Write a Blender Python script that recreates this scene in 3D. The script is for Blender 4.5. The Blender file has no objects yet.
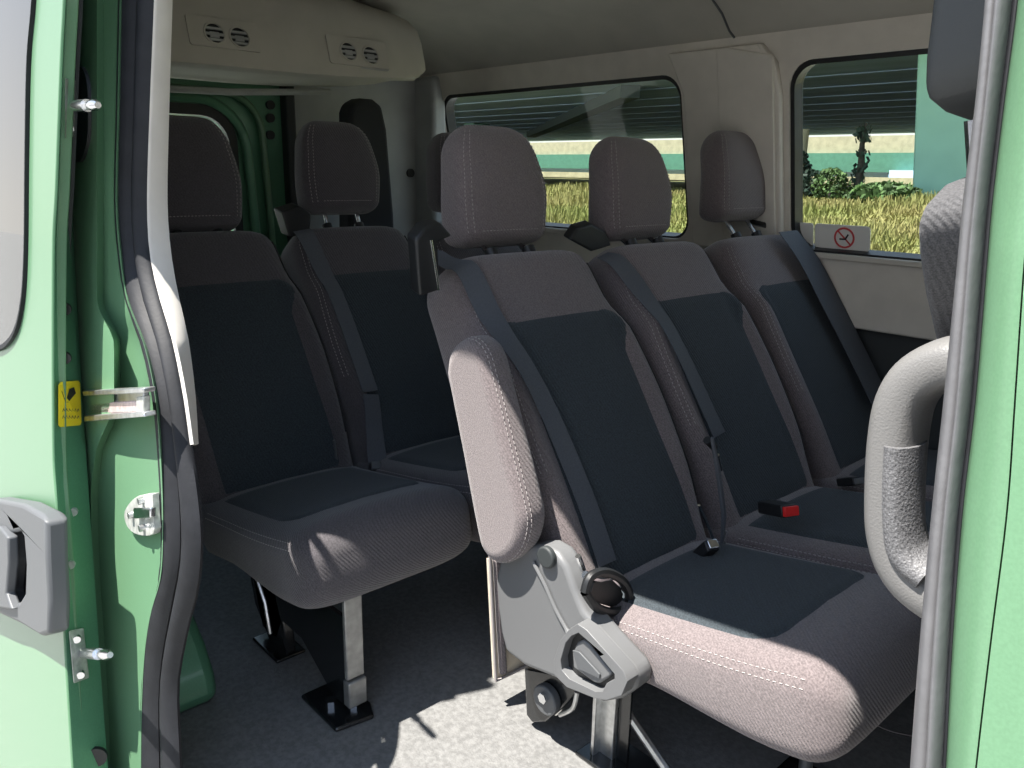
import bpy, bmesh, math, random
from mathutils import Vector, Matrix
random.seed(7)
S = bpy.context.scene
COL = S.collection
R = math.radians

# ------------------------------------------------------------------ camera model
F = 800.0
YAW, PITCH, ROLL = R(47.5), R(14.8), R(1.07)
CAMP = Vector((0, 0, 1.2))
fw = Vector((-math.sin(YAW)*math.cos(PITCH), math.cos(YAW)*math.cos(PITCH), -math.sin(PITCH)))
rt = Vector((math.cos(YAW), math.sin(YAW), 0))
up = Vector((-math.sin(YAW)*math.sin(PITCH), math.cos(YAW)*math.sin(PITCH), math.cos(PITCH)))
rt, up = (math.cos(ROLL)*rt + math.sin(ROLL)*up), (-math.sin(ROLL)*rt + math.cos(ROLL)*up)


def ray(px, py):
    return fw + rt*((px-512)/F) + up*((384-py)/F)


def at(px, py, x=None, y=None, z=None, plane=None):
    """point of the van where the sight line through a pixel meets a plane"""
    d = ray(px, py)
    if x is not None: t = (x-CAMP.x)/d.x
    elif y is not None: t = (y-CAMP.y)/d.y
    elif z is not None: t = (z-CAMP.z)/d.z
    else:
        p, n = plane
        t = (p-CAMP).dot(n)/d.dot(n)
    return CAMP + d*t


NEARN = Vector((0, 1, -.115))
def near(px, py, off=0.0): return at(px, py, plane=(Vector((0, .5+off, 1.2)), NEARN))
FARN = Vector((0, 1, .22))
def far_y(z): return 2.5 - .22*max(0, z-.97)

# ------------------------------------------------------------------ materials
MATS = {}
def lin(c):
    return tuple(((v/255)/12.92 if v/255 <= .04045 else ((v/255+.055)/1.055)**2.4) for v in c)


def mat(name, col, rough=.6, metal=0., noise=0., nscale=40., bump=0., bscale=200., spec=.5, coat=0., sheen=0., col2=None, stretch=None, trans=0., emit=None):
    m = bpy.data.materials.new(name); m.use_nodes = True
    nt = m.node_tree; b = nt.nodes['Principled BSDF']
    b.inputs['Base Color'].default_value = (*col, 1)
    b.inputs['Roughness'].default_value = rough
    b.inputs['Metallic'].default_value = metal
    b.inputs['Specular IOR Level'].default_value = spec
    b.inputs['Coat Weight'].default_value = coat
    b.inputs['Coat Roughness'].default_value = .08
    b.inputs['Sheen Weight'].default_value = sheen
    tc = nt.nodes.new('ShaderNodeTexCoord')
    src = tc.outputs['Object']
    if stretch:
        mp = nt.nodes.new('ShaderNodeMapping'); mp.inputs['Scale'].default_value = stretch
        nt.links.new(src, mp.inputs['Vector']); src = mp.outputs['Vector']
    if noise > 0 or col2:
        n = nt.nodes.new('ShaderNodeTexNoise'); n.inputs['Scale'].default_value = nscale; n.inputs['Detail'].default_value = 4
        nt.links.new(src, n.inputs['Vector'])
        mx = nt.nodes.new('ShaderNodeValToRGB')
        lo = col2 if col2 else tuple(max(0, c*(1-noise)) for c in col)
        hi = col if col2 else tuple(c*(1+noise) for c in col)
        mx.color_ramp.elements[0].position = .35; mx.color_ramp.elements[1].position = .65
        mx.color_ramp.elements[0].color = (*lo, 1); mx.color_ramp.elements[1].color = (*hi, 1)
        nt.links.new(n.outputs['Fac'], mx.inputs['Fac']); nt.links.new(mx.outputs['Color'], b.inputs['Base Color'])
    if bump > 0:
        n2 = nt.nodes.new('ShaderNodeTexNoise'); n2.inputs['Scale'].default_value = bscale; n2.inputs['Detail'].default_value = 3
        nt.links.new(src, n2.inputs['Vector'])
        bp = nt.nodes.new('ShaderNodeBump'); bp.inputs['Strength'].default_value = bump; bp.inputs['Distance'].default_value = .002
        nt.links.new(n2.outputs['Fac'], bp.inputs['Height']); nt.links.new(bp.outputs['Normal'], b.inputs['Normal'])
    MATS[name] = m
    return m


def fabric(name, col, weave=420., noise=.3, sheen=.25):
    """woven upholstery: fine twill ribs over small fleck noise"""
    m = mat(name, col, rough=.95, noise=noise, nscale=330, bump=.0, spec=.15, sheen=sheen)
    nt = m.node_tree; b = nt.nodes['Principled BSDF']
    b.inputs['Sheen Roughness'].default_value = .6
    tc = nt.nodes['Texture Coordinate']
    w = nt.nodes.new('ShaderNodeTexWave'); w.inputs['Scale'].default_value = weave/6; w.inputs['Distortion'].default_value = 1.2
    w.bands_direction = 'DIAGONAL'
    nt.links.new(tc.outputs['Object'], w.inputs['Vector'])
    n2 = nt.nodes.new('ShaderNodeTexNoise'); n2.inputs['Scale'].default_value = weave; nt.links.new(tc.outputs['Object'], n2.inputs['Vector'])
    ad = nt.nodes.new('ShaderNodeMath'); ad.operation = 'ADD'
    nt.links.new(w.outputs['Fac'], ad.inputs[0]); nt.links.new(n2.outputs['Fac'], ad.inputs[1])
    bp = nt.nodes.new('ShaderNodeBump'); bp.inputs['Strength'].default_value = .55; bp.inputs['Distance'].default_value = .0012
    nt.links.new(ad.outputs[0], bp.inputs['Height']); nt.links.new(bp.outputs['Normal'], b.inputs['Normal'])
    return m


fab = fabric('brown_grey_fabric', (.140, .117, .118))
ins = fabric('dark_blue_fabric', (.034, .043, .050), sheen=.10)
rfab_shaded = fabric('shaded_rear_fabric', (.066, .060, .066))  # darker copy of the upholstery, deep-cabin shade put into its colour
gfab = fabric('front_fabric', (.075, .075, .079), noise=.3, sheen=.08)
gfab.node_tree.nodes['Noise Texture'].inputs['Scale'].default_value = 600
blk = mat('black_plastic', (.012, .013, .014), .45, bump=.15, bscale=500)
blkmetal = mat('black_metal', (.008, .009, .01), .25, coat=.4)
belt = mat('belt_webbing', (.075, .082, .095), .75, bump=.3, bscale=700, noise=.1, nscale=300)
stitch_m = mat('stitch_thread', (.34, .31, .30), .8)
dkstitch = mat('dark_thread', (.012, .012, .013), .8)
greyp = mat('grey_plastic', (.13, .133, .136), .42, bump=.12, bscale=900)
greyd = mat('dark_grey_plastic', (.085, .09, .095), .5, bump=.12, bscale=900)
handlep = mat('handle_grain', (.15, .148, .145), .42, bump=.3, bscale=450)
handleg = mat('handle_leather', (.12, .12, .125), .5, noise=.4, nscale=600, bump=.7, bscale=330)
chrome = mat('chrome', (.75, .76, .78), .18, 1.)
steel = mat('steel', (.55, .56, .56), .3, .9, noise=.15, nscale=60)
legsteel = mat('leg_steel', (.30, .30, .29), .4, .6, noise=.2, nscale=30)
zinc = mat('zinc', (.42, .43, .40), .4, .3, noise=.2, nscale=80)
redp = mat('red_plastic', (.72, .02, .02), .35)
cream = mat('cream_trim', (.62, .58, .51), .75, noise=.04, nscale=14, bump=.1, bscale=700)
creaml = mat('cream_edge', (.72, .69, .64), .6, noise=.03, nscale=20)
headl = mat('headliner', (.46, .44, .38), .9, noise=.04, nscale=8, bump=.2, bscale=900)
wallgrey = mat('grey_trim', (.36, .37, .36), .7, noise=.06, nscale=9)
darktrim = mat('dark_trim', (.03, .035, .036), .6, bump=.2, bscale=500)
card = mat('beige_card', (.62, .55, .44), .8, noise=.08, nscale=25)
floor_m = mat('rubber_floor', (.15, .15, .147), .6, noise=.18, nscale=90, bump=.5, bscale=260)
seal_m = mat('rubber_seal', (.014, .015, .018), .6, spec=.3, noise=.15, nscale=30, bump=.15, bscale=160)
sealg = mat('grey_seal', (.12, .12, .126), .4, noise=.12, nscale=30, bump=.15, bscale=160)
green = mat('green_paint', (.112, .225, .128), .35, .0, spec=.4, coat=.2, noise=.05, nscale=500)
dgreen = mat('inner_green_paint', (.09, .24, .14), .4, .2, coat=.4, noise=.06, nscale=300)
asphalt = mat('asphalt', (.22, .22, .21), .9, noise=.2, nscale=30, bump=.4, bscale=120)
yellow = mat('yellow_label', (.82, .62, .02), .5)
white = mat('white_label', (.75, .74, .70), .5)
redink = mat('red_ink', (.6, .07, .07), .5)
ink = mat('black_ink', (.02, .02, .02), .5)
conc = mat('concrete', (.40, .36, .25), .9, noise=.12, nscale=1.5)
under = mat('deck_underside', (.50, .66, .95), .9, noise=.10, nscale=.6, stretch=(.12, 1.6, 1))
teal = mat('teal_steel', (.08, .21, .15), .55, noise=.08, nscale=2)
tealp = mat('teal_pier', (.30, .56, .46), .55, noise=.06, nscale=1)
bark = mat('bark', (.05, .045, .035), .9, noise=.4, nscale=8)
soil = mat('meadow_soil', (.16, .16, .05), .95, noise=.3, nscale=1.2, col2=(.22, .19, .075))
grassm = mat('meadow_grass', (.17, .19, .045), .8, nscale=.45, col2=(.27, .23, .085))
leafm = mat('bush_leaf', (.06, .11, .03), .7, noise=.5, nscale=3)
leafd = mat('dark_leaf', (.018, .04, .025), .7, noise=.5, nscale=3)


def glass_mat(name, tint, gl=.08):
    m = bpy.data.materials.new(name); m.use_nodes = True; nt = m.node_tree
    nt.nodes.clear()
    o = nt.nodes.new('ShaderNodeOutputMaterial'); t = nt.nodes.new('ShaderNodeBsdfTransparent'); t.inputs['Color'].default_value = (*tint, 1)
    g = nt.nodes.new('ShaderNodeBsdfGlossy'); g.inputs['Roughness'].default_value = .02
    fr = nt.nodes.new('ShaderNodeFresnel'); fr.inputs['IOR'].default_value = 1.45
    ml = nt.nodes.new('ShaderNodeMath'); ml.operation = 'ADD'; ml.inputs[1].default_value = gl
    nt.links.new(fr.outputs[0], ml.inputs[0])
    mx = nt.nodes.new('ShaderNodeMixShader')
    ge = nt.nodes.new('ShaderNodeNewGeometry'); iv = nt.nodes.new('ShaderNodeMath'); iv.operation = 'SUBTRACT'; iv.inputs[0].default_value = 1
    nt.links.new(ge.outputs['Backfacing'], iv.inputs[1]); mu = nt.nodes.new('ShaderNodeMath'); mu.operation = 'MULTIPLY'
    nt.links.new(iv.outputs[0], mu.inputs[0]); nt.links.new(ml.outputs[0], mu.inputs[1])
    nt.links.new(mu.outputs[0], mx.inputs[0]); nt.links.new(t.outputs[0], mx.inputs[1]); nt.links.new(g.outputs[0], mx.inputs[2]); nt.links.new(mx.outputs[0], o.inputs[0])
    return m


pane_m = glass_mat('window_glass', (.86, .90, .88), 0.0)
tint_m = glass_mat('tinted_door_glass', (.30, .30, .33), .16)

# ------------------------------------------------------------------ builders
def link(o, parent=None):
    COL.objects.link(o)
    if parent is not None: o.parent = parent
    return o


def empty(name, loc, label=None, cat=None, group=None, kind=None):
    o = bpy.data.objects.new(name, None); o.empty_display_size = .1; o.location = loc; link(o)
    tag(o, label, cat, group, kind)
    return o


def tag(o, label=None, cat=None, group=None, kind=None):
    if label: o['label'] = label
    if cat: o['category'] = cat
    if group: o['group'] = group
    if kind: o['kind'] = kind
    return o


def wloc(o):
    v = Vector((0, 0, 0))
    while o is not None:
        v += o.location; o = o.parent
    return v


def mesh(name, verts, faces, m, parent=None, smooth=True, bevel=0., seg=3, origin=None, world=True, angle=40, subsurf=0):
    """verts in world coordinates (or local to the parent when world is False)"""
    me = bpy.data.meshes.new(name)
    base = wloc(parent) if (world and parent is not None) else Vector((0, 0, 0))
    vs = [Vector(v)-base for v in verts]
    if origin is None:
        org = Vector((0, 0, 0))
        if parent is None:
            mn = [min(v[i] for v in vs) for i in range(3)]; mxx = [max(v[i] for v in vs) for i in range(3)]
            org = Vector(((mn[0]+mxx[0])/2, (mn[1]+mxx[1])/2, mn[2]))
    else: org = Vector(origin)
    me.from_pydata([v-org for v in vs], [], faces)
    bm = bmesh.new(); bm.from_mesh(me)
    bmesh.ops.recalc_face_normals(bm, faces=bm.faces[:])
    bm.to_mesh(me); bm.free()
    me.materials.append(m)
    if smooth:
        me.polygons.foreach_set('use_smooth', [True]*len(me.polygons))
        try: me.set_sharp_from_angle(angle=R(angle))
        except Exception: pass
    o = bpy.data.objects.new(name, me); o.location = org
    link(o, parent)
    if bevel > 0:
        b = o.modifiers.new('bevel', 'BEVEL'); b.width = bevel; b.segments = seg; b.limit_method = 'ANGLE'; b.angle_limit = R(35)
        b.harden_normals = False
    if subsurf:
        s = o.modifiers.new('sub', 'SUBSURF'); s.levels = subsurf; s.render_levels = subsurf
    return o


class MB:
    def __init__(s): s.v = []; s.f = []
    def add(s, vs, fs):
        k = len(s.v); s.v += [Vector(v) for v in vs]; s.f += [tuple(i+k for i in f) for f in fs]; return s
    def box(s, a, b):
        (x0, y0, z0), (x1, y1, z1) = a, b
        return s.add([(x0,y0,z0),(x1,y0,z0),(x1,y1,z0),(x0,y1,z0),(x0,y0,z1),(x1,y0,z1),(x1,y1,z1),(x0,y1,z1)],
                     [(0,3,2,1),(4,5,6,7),(0,1,5,4),(1,2,6,5),(2,3,7,6),(3,0,4,7)])
    def obox(s, c, ex, ey, ez):
        c = Vector(c); vs = []
        for k in (-1, 1):
            for i, j in ((-1,-1),(1,-1),(1,1),(-1,1)): vs.append(c+ex*i+ey*j+ez*k)
        return s.add(vs, [(0,3,2,1),(4,5,6,7),(0,1,5,4),(1,2,6,5),(2,3,7,6),(3,0,4,7)])
    def tube(s, pts, r, n=8, caps=True):
        pts = [Vector(p) for p in pts]; rings = []
        for i, p in enumerate(pts):
            d = (pts[min(i+1, len(pts)-1)]-pts[max(i-1, 0)]).normalized()
            a = d.cross(Vector((0, 0, 1)))
            if a.length < .05: a = d.cross(Vector((0, 1, 0)))
            a.normalize(); b = d.cross(a)
            rr = r[i] if isinstance(r, (list, tuple)) else r
            rings.append([p+(a*math.cos(2*math.pi*k/n)+b*math.sin(2*math.pi*k/n))*rr for k in range(n)])
        return s.loft(rings, caps)
    def loft(s, rings, caps=True):
        n = len(rings[0]); vs = [v for r_ in rings for v in r_]; fs = []
        for i in range(len(rings)-1):
            for k in range(n):
                k2 = (k+1) % n
                fs.append((i*n+k, i*n+k2, (i+1)*n+k2, (i+1)*n+k))
        if caps:
            fs.append(tuple(reversed(range(n)))); fs.append(tuple((len(rings)-1)*n+k for k in range(n)))
        return s.add(vs, fs)
    def grid(s, rows, closed=False):
        n = len(rows[0]); vs = [v for r_ in rows for v in r_]; fs = []
        for i in range(len(rows)-1):
            for k in range(n-1): fs.append((i*n+k, i*n+k+1, (i+1)*n+k+1, (i+1)*n+k))
        return s.add(vs, fs)
    def prism(s, poly, d):
        n = len(poly); d = Vector(d); vs = [Vector(p) for p in poly]+[Vector(p)+d for p in poly]
        fs = [tuple(range(n)), tuple(reversed(range(n, 2*n)))]+[(k, (k+1) % n, n+(k+1) % n, n+k) for k in range(n)]
        return s.add(vs, fs)
    def cyl(s, c, axis, r, h, n=20):
        axis = Vector(axis).normalized(); return s.tube([Vector(c)-axis*h/2, Vector(c)+axis*h/2], r, n)
    def build(s, name, m, parent=None, **k): return mesh(name, s.v, s.f, m, parent, **k)


def sgnpow(c, e): return math.copysign(abs(c)**e, c)
def sstep(a, b, x):
    t = max(0, min(1, (x-a)/(b-a))); return t*t*(3-2*t)


def catmull(pts, n=6):
    pts = [Vector(p) for p in pts]; out = []
    for i in range(len(pts)-1):
        p0, p1, p2, p3 = pts[max(i-1, 0)], pts[i], pts[i+1], pts[min(i+2, len(pts)-1)]
        for k in range(n):
            t = k/n
            out.append(.5*((2*p1)+(-p0+p2)*t+(2*p0-5*p1+4*p2-p3)*t*t+(-p0+3*p1-3*p2+p3)*t**3))
    return out+[pts[-1]]


def rrect(x0, y0, x1, y1, r, n=6):
    out = []
    for cx, cy, a in ((x1-r, y1-r, 0), (x0+r, y1-r, 90), (x0+r, y0+r, 180), (x1-r, y0+r, 270)):
        for k in range(n+1):
            t = R(a+90*k/n); out.append((cx+r*math.cos(t), cy+r*math.sin(t)))
    return out


def fill2d(name, outer, holes, org, ex, ey, th, m, parent=None, bevel=0., smooth=False):
    """flat sheet with holes: a filled 2-D outline, thickened, set in the plane org + a*ex + b*ey"""
    cu = bpy.data.curves.new(name, 'CURVE'); cu.dimensions = '2D'; cu.fill_mode = 'BOTH'; cu.extrude = th/2
    for lp in [outer]+list(holes):
        sp = cu.splines.new('POLY'); sp.points.add(len(lp)-1)
        for p, q in zip(sp.points, lp): p.co = (q[0], q[1], 0, 1)
        sp.use_cyclic_u = True
    tmp = bpy.data.objects.new(name, cu); COL.objects.link(tmp)
    dg = bpy.context.evaluated_depsgraph_get()
    me = bpy.data.meshes.new_from_object(tmp.evaluated_get(dg))
    bpy.data.objects.remove(tmp); bpy.data.curves.remove(cu)
    ez = ex.cross(ey).normalized()
    vs = [org+ex*v.co.x+ey*v.co.y+ez*v.co.z for v in me.vertices]; fs = [tuple(p.vertices) for p in me.polygons]
    bpy.data.meshes.remove(me)
    b = bmesh.new()
    bv = [b.verts.new(v) for v in vs]
    for f in fs:
        try: b.faces.new([bv[i] for i in f])
        except ValueError: pass
    bmesh.ops.remove_doubles(b, verts=b.verts[:], dist=1e-5)
    b.verts.index_update()
    vs = [v.co.copy() for v in b.verts]; fs = [tuple(v.index for v in f.verts) for f in b.faces]; b.free()
    return mesh(name, vs, fs, m, parent, smooth=smooth, bevel=bevel)


def copy_tree(o, parent=None, off=None):
    c = o.copy(); COL.objects.link(c); c.parent = parent
    if off is not None: c.location = Vector(o.location)+Vector(off)
    for ch in list(o.children): copy_tree(ch, c)
    return c


# ------------------------------------------------------------------ seats
REC, CUP = R(33), R(11)
B_ = Vector((-math.sin(REC), 0, math.cos(REC))); N_ = Vector((math.cos(REC), 0, math.sin(REC)))
C_ = Vector((math.cos(CUP), 0, math.sin(CUP))); M_ = Vector((-math.sin(CUP), 0, math.cos(CUP)))
YV = Vector((0, 1, 0))
LB = .79


class SeatShape:
    def __init__(s, hw): s.hw = hw; s.n = 4.2; s.t = .104
    def a(s, v):
        f = v/LB
        w = .94+.09*math.sin(min(1, f/.55)*math.pi/2*1.0)-.13*sstep(.40, 1.0, f)
        a = s.hw*w; r = .085
        if v > LB-r:
            q = (v-(LB-r))/r; a -= r*(1-math.sqrt(max(0, 1-q*q)))*.95
        return a
    def th(s, v):
        t = s.t; r = .05
        if v > LB-r:
            q = (v-(LB-r))/r; t *= max(.12, math.sqrt(max(0, 1-q*q)))
        return t
    def bump(s, u, v):
        f = v/LB
        return .030*sstep(.62, .88, abs(u)/s.a(v))*(1-sstep(.66, .80, f))*(.5+.5*sstep(0, .25, f))
    def fw_(s, u, v):
        a = s.a(v); q = min(.999, abs(u)/a); t = s.th(v)
        return -s.t+t*(1-q**s.n)**(1/s.n)+s.bump(u, v)+.012*math.sin(math.pi*v/LB)
    def p(s, u, v, off=0.): return B_*v+YV*u+N_*(s.fw_(u, v)+off)
    def back(s):
        mb = MB(); rings = []; N = 56
        vs = [-.03+i*(LB-.06)/22 for i in range(22)]+[LB-.085+.085*math.sin(k*math.pi/2/9) for k in range(10)]
        for v in sorted(vs):
            a, t = s.a(max(0, v)), s.th(v); ring = []
            for k in range(N):
                th = 2*math.pi*k/N; c, si = math.cos(th), math.sin(th)
                u = a*sgnpow(c, 2/s.n); w = t*sgnpow(si, 2/s.n)
                if si > 0: w = w+s.bump(u, max(0, v))+.012*math.sin(math.pi*max(0, v)/LB)
                ring.append(B_*v+YV*u+N_*(-s.t+w))
            rings.append(ring)
        return mb.loft(rings)
    def back_panel(s):
        """dark centre panel lying on the front of the backrest"""
        mb = MB(); rows = []; nu = 24; v0, v1 = .0, .60
        for i in range(31):
            v = v0+(v1-v0)*i/30; f = v/LB
            ai = s.a(v)*(.74+.03*math.cos(f*7)+.15*sstep(.60, .70, f))
            r = .055
            if v > v1-r:
                q = (v-(v1-r))/r; ai -= r*(1-math.sqrt(max(0, 1-q*q)))*.9
            row = []
            for k in range(nu+1):
                u = ai*(2*k/nu-1)
                edge = (k in (0, nu)) or i in (0, 30)
                row.append(s.p(u, v, -.004 if edge else .0045))
            rows.append(row)
        return mb.grid(rows)
    def stitches(s, us, v0, v1, lines=2, ln=.006, gap=.011, r=.0009):
        mb = MB()
        for u_ in us:
            for l in range(lines):
                v = v0
                while v < v1:
                    a = s.a(v); u = a*(u_-math.copysign(.045*l, u_)); a2 = s.a(v+ln); u2 = a2*(u_-math.copysign(.045*l, u_))
                    mb.tube([s.p(u, v, .0012), s.p(u2, v+ln, .0012)], r, 5)
                    v += gap
        return mb
    def piping(s, u_, v0, v1, r=.004):
        mb = MB(); mb.tube([s.p(s.a(v0+(v1-v0)*i/40)*u_, v0+(v1-v0)*i/40, .0) for i in range(41)], r, 7); return mb
    def ribbon(s, uv, w=.027, off=.012, th=.0016):
        mb = MB(); pts = catmull([(u, v, 0) for u, v in uv], 8); rows = []
        for i, q in enumerate(pts):
            d = (pts[min(i+1, len(pts)-1)]-pts[max(i-1, 0)]).normalized(); nn = Vector((-d.y, d.x, 0))
            row = []
            for k in (-1, 1):
                e = q+nn*w*k; v = max(-.02, min(LB-.004, e.y)); u = max(-s.a(max(0, v))*.985, min(s.a(max(0, v))*.985, e.x))
                row.append((u, v, e))
            o_ = max(s.fw_(a_, max(0, b_)) for a_, b_, _ in row)
            base = [B_*e.y+YV*e.x+N_*(s.fw_(a_, max(0, b_))*.35+o_*.65+off) for a_, b_, e in row]
            rows.append([base[0], base[1], base[1]+N_*th, base[0]+N_*th])
        mb.loft(rows); return mb


CL = .52
class Cushion:
    def __init__(s, hw): s.hw = hw; s.n = 5.
    def prof(s, q):
        """half-width, top offset, bottom depth at distance q from the crease"""
        a = s.hw*(1-.03*sstep(.2, .5, q)); top = 0.; bot = -.145-.045*sstep(.12, .42, q)
        r = .075
        if q > CL-r:
            k = (q-(CL-r))/r; e = 1-math.sqrt(max(0, 1-k*k)); a -= .05*e; top -= .07*e; bot += .075*e
        if q < 0: bot += .03
        return a, top, bot
    def topw(s, u, q):
        a, top, bot = s.prof(q); h = (top-bot)/2; k = min(.999, abs(u)/a)
        return (top+bot)/2+h*(1-k**s.n)**(1/s.n)+.010*math.cos(math.pi/2*k)-.006*math.sin(math.pi*max(0, q)/CL)
    def p(s, u, q, off=0.): return C_*q+YV*u+M_*(s.topw(u, q)+off)
    def body(s):
        mb = MB(); N = 52; rings = []
        qs = [-.07+i*(CL-.005)/20 for i in range(20)]+[CL-.075+.075*math.sin(k*math.pi/2/10) for k in range(11)]
        for q in sorted(set(qs)):
            a, top, bot = s.prof(q); h = (top-bot)/2; ring = []
            for k in range(N):
                th = 2*math.pi*k/N; c, si = math.cos(th), math.sin(th)
                u = a*sgnpow(c, 2/s.n); w = (top+bot)/2+h*sgnpow(si, 2/s.n)
                if si > 0: w += .010*math.cos(math.pi/2*min(1, abs(u)/a))-.006*math.sin(math.pi*max(0, q)/CL)
                ring.append(C_*q+YV*u+M_*w)
            rings.append(ring)
        return mb.loft(rings)
    def panel(s):
        mb = MB(); rows = []; nu = 22; q0, q1 = .02, .40
        for i in range(25):
            q = q0+(q1-q0)*i/24; ai = s.hw*.80; r = .07
            if q > q1-r:
                k = (q-(q1-r))/r; ai -= r*(1-math.sqrt(max(0, 1-k*k)))
            rows.append([s.p(ai*(2*k/nu-1), q, -.004 if (k in (0, nu) or i in (0, 24)) else .004) for k in range(nu+1)])
        return mb.grid(rows)
    def stitches(s, side):
        mb = MB()
        for l, u_ in enumerate((.955*side, .985*side)):
            q = .03
            while q < CL-.05:
                a = s.prof(q)[0]; mb.tube([s.p(a*u_, q, .0006), s.p(s.prof(q+.006)[0]*u_, q+.006, .0006)], .0009, 5); q += .011
        return mb


HT = R(11)
HB = Vector((-math.sin(HT), 0, math.cos(HT))); HN = Vector((math.cos(HT), 0, math.sin(HT)))
HH = .285
def hr_a(v):
    f = v/HH; a = .132+.012*math.sin(min(1, f/.45)*math.pi/2)-.026*sstep(.35, 1, f)
    r = .08
    if v > HH-r: q = (v-(HH-r))/r; a -= .066*(1-math.sqrt(max(0, 1-q*q)))
    r = .04
    if v < r: q = (r-v)/r; a -= .035*(1-math.sqrt(max(0, 1-q*q)))
    return a
def hr_t(v):
    t = .066-.012*v/HH; r = .06
    if v > HH-r: q = (v-(HH-r))/r; t *= max(.15, math.sqrt(max(0, 1-q*q)))
    r = .03
    if v < r: q = (r-v)/r; t *= max(.3, math.sqrt(max(0, 1-q*q)))
    return t
def hr_c(v): return .018*sstep(0, .5, v/HH)-.012*sstep(.5, 1, v/HH)
HNX = 3.6
def hr_p(u, v, off=0.):
    a, t = hr_a(v), hr_t(v); q = min(.999, abs(u)/a)
    return HB*v+YV*u+HN*(hr_c(v)+t*(1-q**HNX)**(1/HNX)+off)
def headrest_body():
    mb = MB(); rings = []; N = 48
    vs = [.04-.04*math.cos(k*math.pi/2/6) for k in range(6)]+[.04+(HH-.12)*k/10 for k in range(10)]+[HH-.08+.08*math.sin(k*math.pi/2/9) for k in range(10)]
    for v in vs:
        a, t = max(.006, hr_a(v)), hr_t(v)
        rings.append([HB*v+YV*(a*sgnpow(math.cos(2*math.pi*k/N), 2/HNX))+HN*(hr_c(v)+t*sgnpow(math.sin(2*math.pi*k/N), 2/HNX)) for k in range(N)])
    return mb.loft(rings)
def headrest_stitch(side):
    mb = MB()
    if side:
        for l in (.80, .90):
            v = .03
            while v < HH-.02:
                mb.tube([hr_p(side*l*hr_a(v), v, .0006), hr_p(side*l*hr_a(v+.005), v+.005, .0006)], .0009, 5); v += .010
        return mb
    u = -.09
    while u < .09:
        mb.tube([hr_p(u, .032, .0006), hr_p(u+.005, .032, .0006)], .0009, 5); u += .010
    return mb


def uv_of(px, py, C, yc):
    """where a sight line meets the plane of a backrest, in that seat's own width and height"""
    p = at(px, py, plane=(C, N_)); d = p-C
    return (p.y-yc, d.dot(B_))


def make_seat(root, hw, C, yc, fm, hr_off, raised=0., tall=1.):
    """one seating place; every part is a child of the bench"""
    loc = Vector((C.x, yc, C.z))
    base = wloc(root)
    sh, cu = SeatShape(hw), Cushion(hw*1.015)
    def part(name, mb, m, par, off=(0, 0, 0), **k):
        o = mesh(name, [v for v in mb.v], mb.f, m, par, world=False, **k)
        if par is root: o.location = loc-base+Vector(off)
        return o
    back = part('backrest', sh.back(), fm, root, angle=60)
    part('centre_panel', sh.back_panel(), ins, back, angle=60)
    part('stitching', sh.stitches((-.93,), .26, LB-.05, 2), stitch_m, back)
    pp = sh.piping(.93, .10, LB-.06); part('piping', pp, dkstitch, back)
    part('stitching', sh.stitches((.965,), .14, LB-.07, 1, ln=.006, gap=.009), stitch_m, back)
    cus = part('seat_cushion', cu.body(), fm, root, angle=60)
    part('centre_panel', cu.panel(), ins, cus, angle=60)
    for sd_ in (-1, 1): part('stitching', cu.stitches(sd_), stitch_m, cus)
    hb = Vector(hr_off)
    hr = part('headrest', headrest_body(), fm, root, off=hb+Vector((0, 0, raised)), angle=60)
    for sd_ in (-1, 0, 1): part('stitching', headrest_stitch(sd_), stitch_m, hr)
    top = B_*(LB-.02)-N_*.06
    for sgn in (-1, 1):
        a = HB*.02+YV*(.06*sgn); b = top-hb-Vector((0, 0, raised))+YV*(.06*sgn)
        part('post', MB().tube([a, b], .0065, 10), chrome, hr)
        sl = part('post_sleeve', MB().cyl(B_*(LB+.002)-N_*.06+YV*(.06*sgn), B_, .016, .018, 14), blk, root)
    hr.scale = (1, 1, tall)
    return loc, sh


def add_stuff(root, C, yc, sh, path, name='seat_belt'):
    uv = [uv_of(px, py, C, yc) for px, py in path]
    mb = sh.ribbon(uv)
    loc = Vector((C.x, yc, C.z)); base = wloc(root)
    o = mesh(name, mb.v, mb.f, belt, root, world=False, angle=30); o.location = loc-base
    return o


# ---- second row
C2 = Vector((-.95, 0, .385))
Y2 = [1.30, 1.81, 2.33]
b2 = empty('passenger_bench', (-.85, 1.78, 0), 'three-place bench with armrest on its aisle end, nearest the open door', 'bench seat', 'passenger benches in the van')
HR2 = Vector((-1.485, 0, 1.025))-Vector((C2.x, 0, C2.z))
shape2 = None
for i, y in enumerate(Y2):
    loc, shape2 = make_seat(b2, .240, C2, y, fab, HR2, (0, -.005, .035)[i])
add_stuff(b2, C2, Y2[0], shape2, [(446, 240), (468, 268), (498, 338), (542, 420), (576, 495), (603, 565)])
add_stuff(b2, C2, Y2[1], shape2, [(612, 248), (638, 290), (668, 350), (712, 438)])
L_ = [at(px, py, plane=(C2+N_*.045, N_)) for px, py in ((779, 232), (800, 262), (822, 305), (848, 355), (872, 404))]
R_ = [at(px, py, plane=(C2+N_*.045, N_)) for px, py in ((797, 230), (820, 260), (842, 302), (866, 350), (889, 398))]
MB().loft([[a, b, b-N_*.002, a-N_*.002] for a, b in zip(catmull(L_, 4), catmull(R_, 4))]).build('seat_belt', belt, b2)


def wedge(root, poly, x, depth, m=blk, name='belt_guide', bev=.006):
    pts = [at(px, py, x=x) for px, py in poly]
    return MB().prism(pts, (-depth, 0, .01)).build(name, m, root, bevel=bev)


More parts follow.
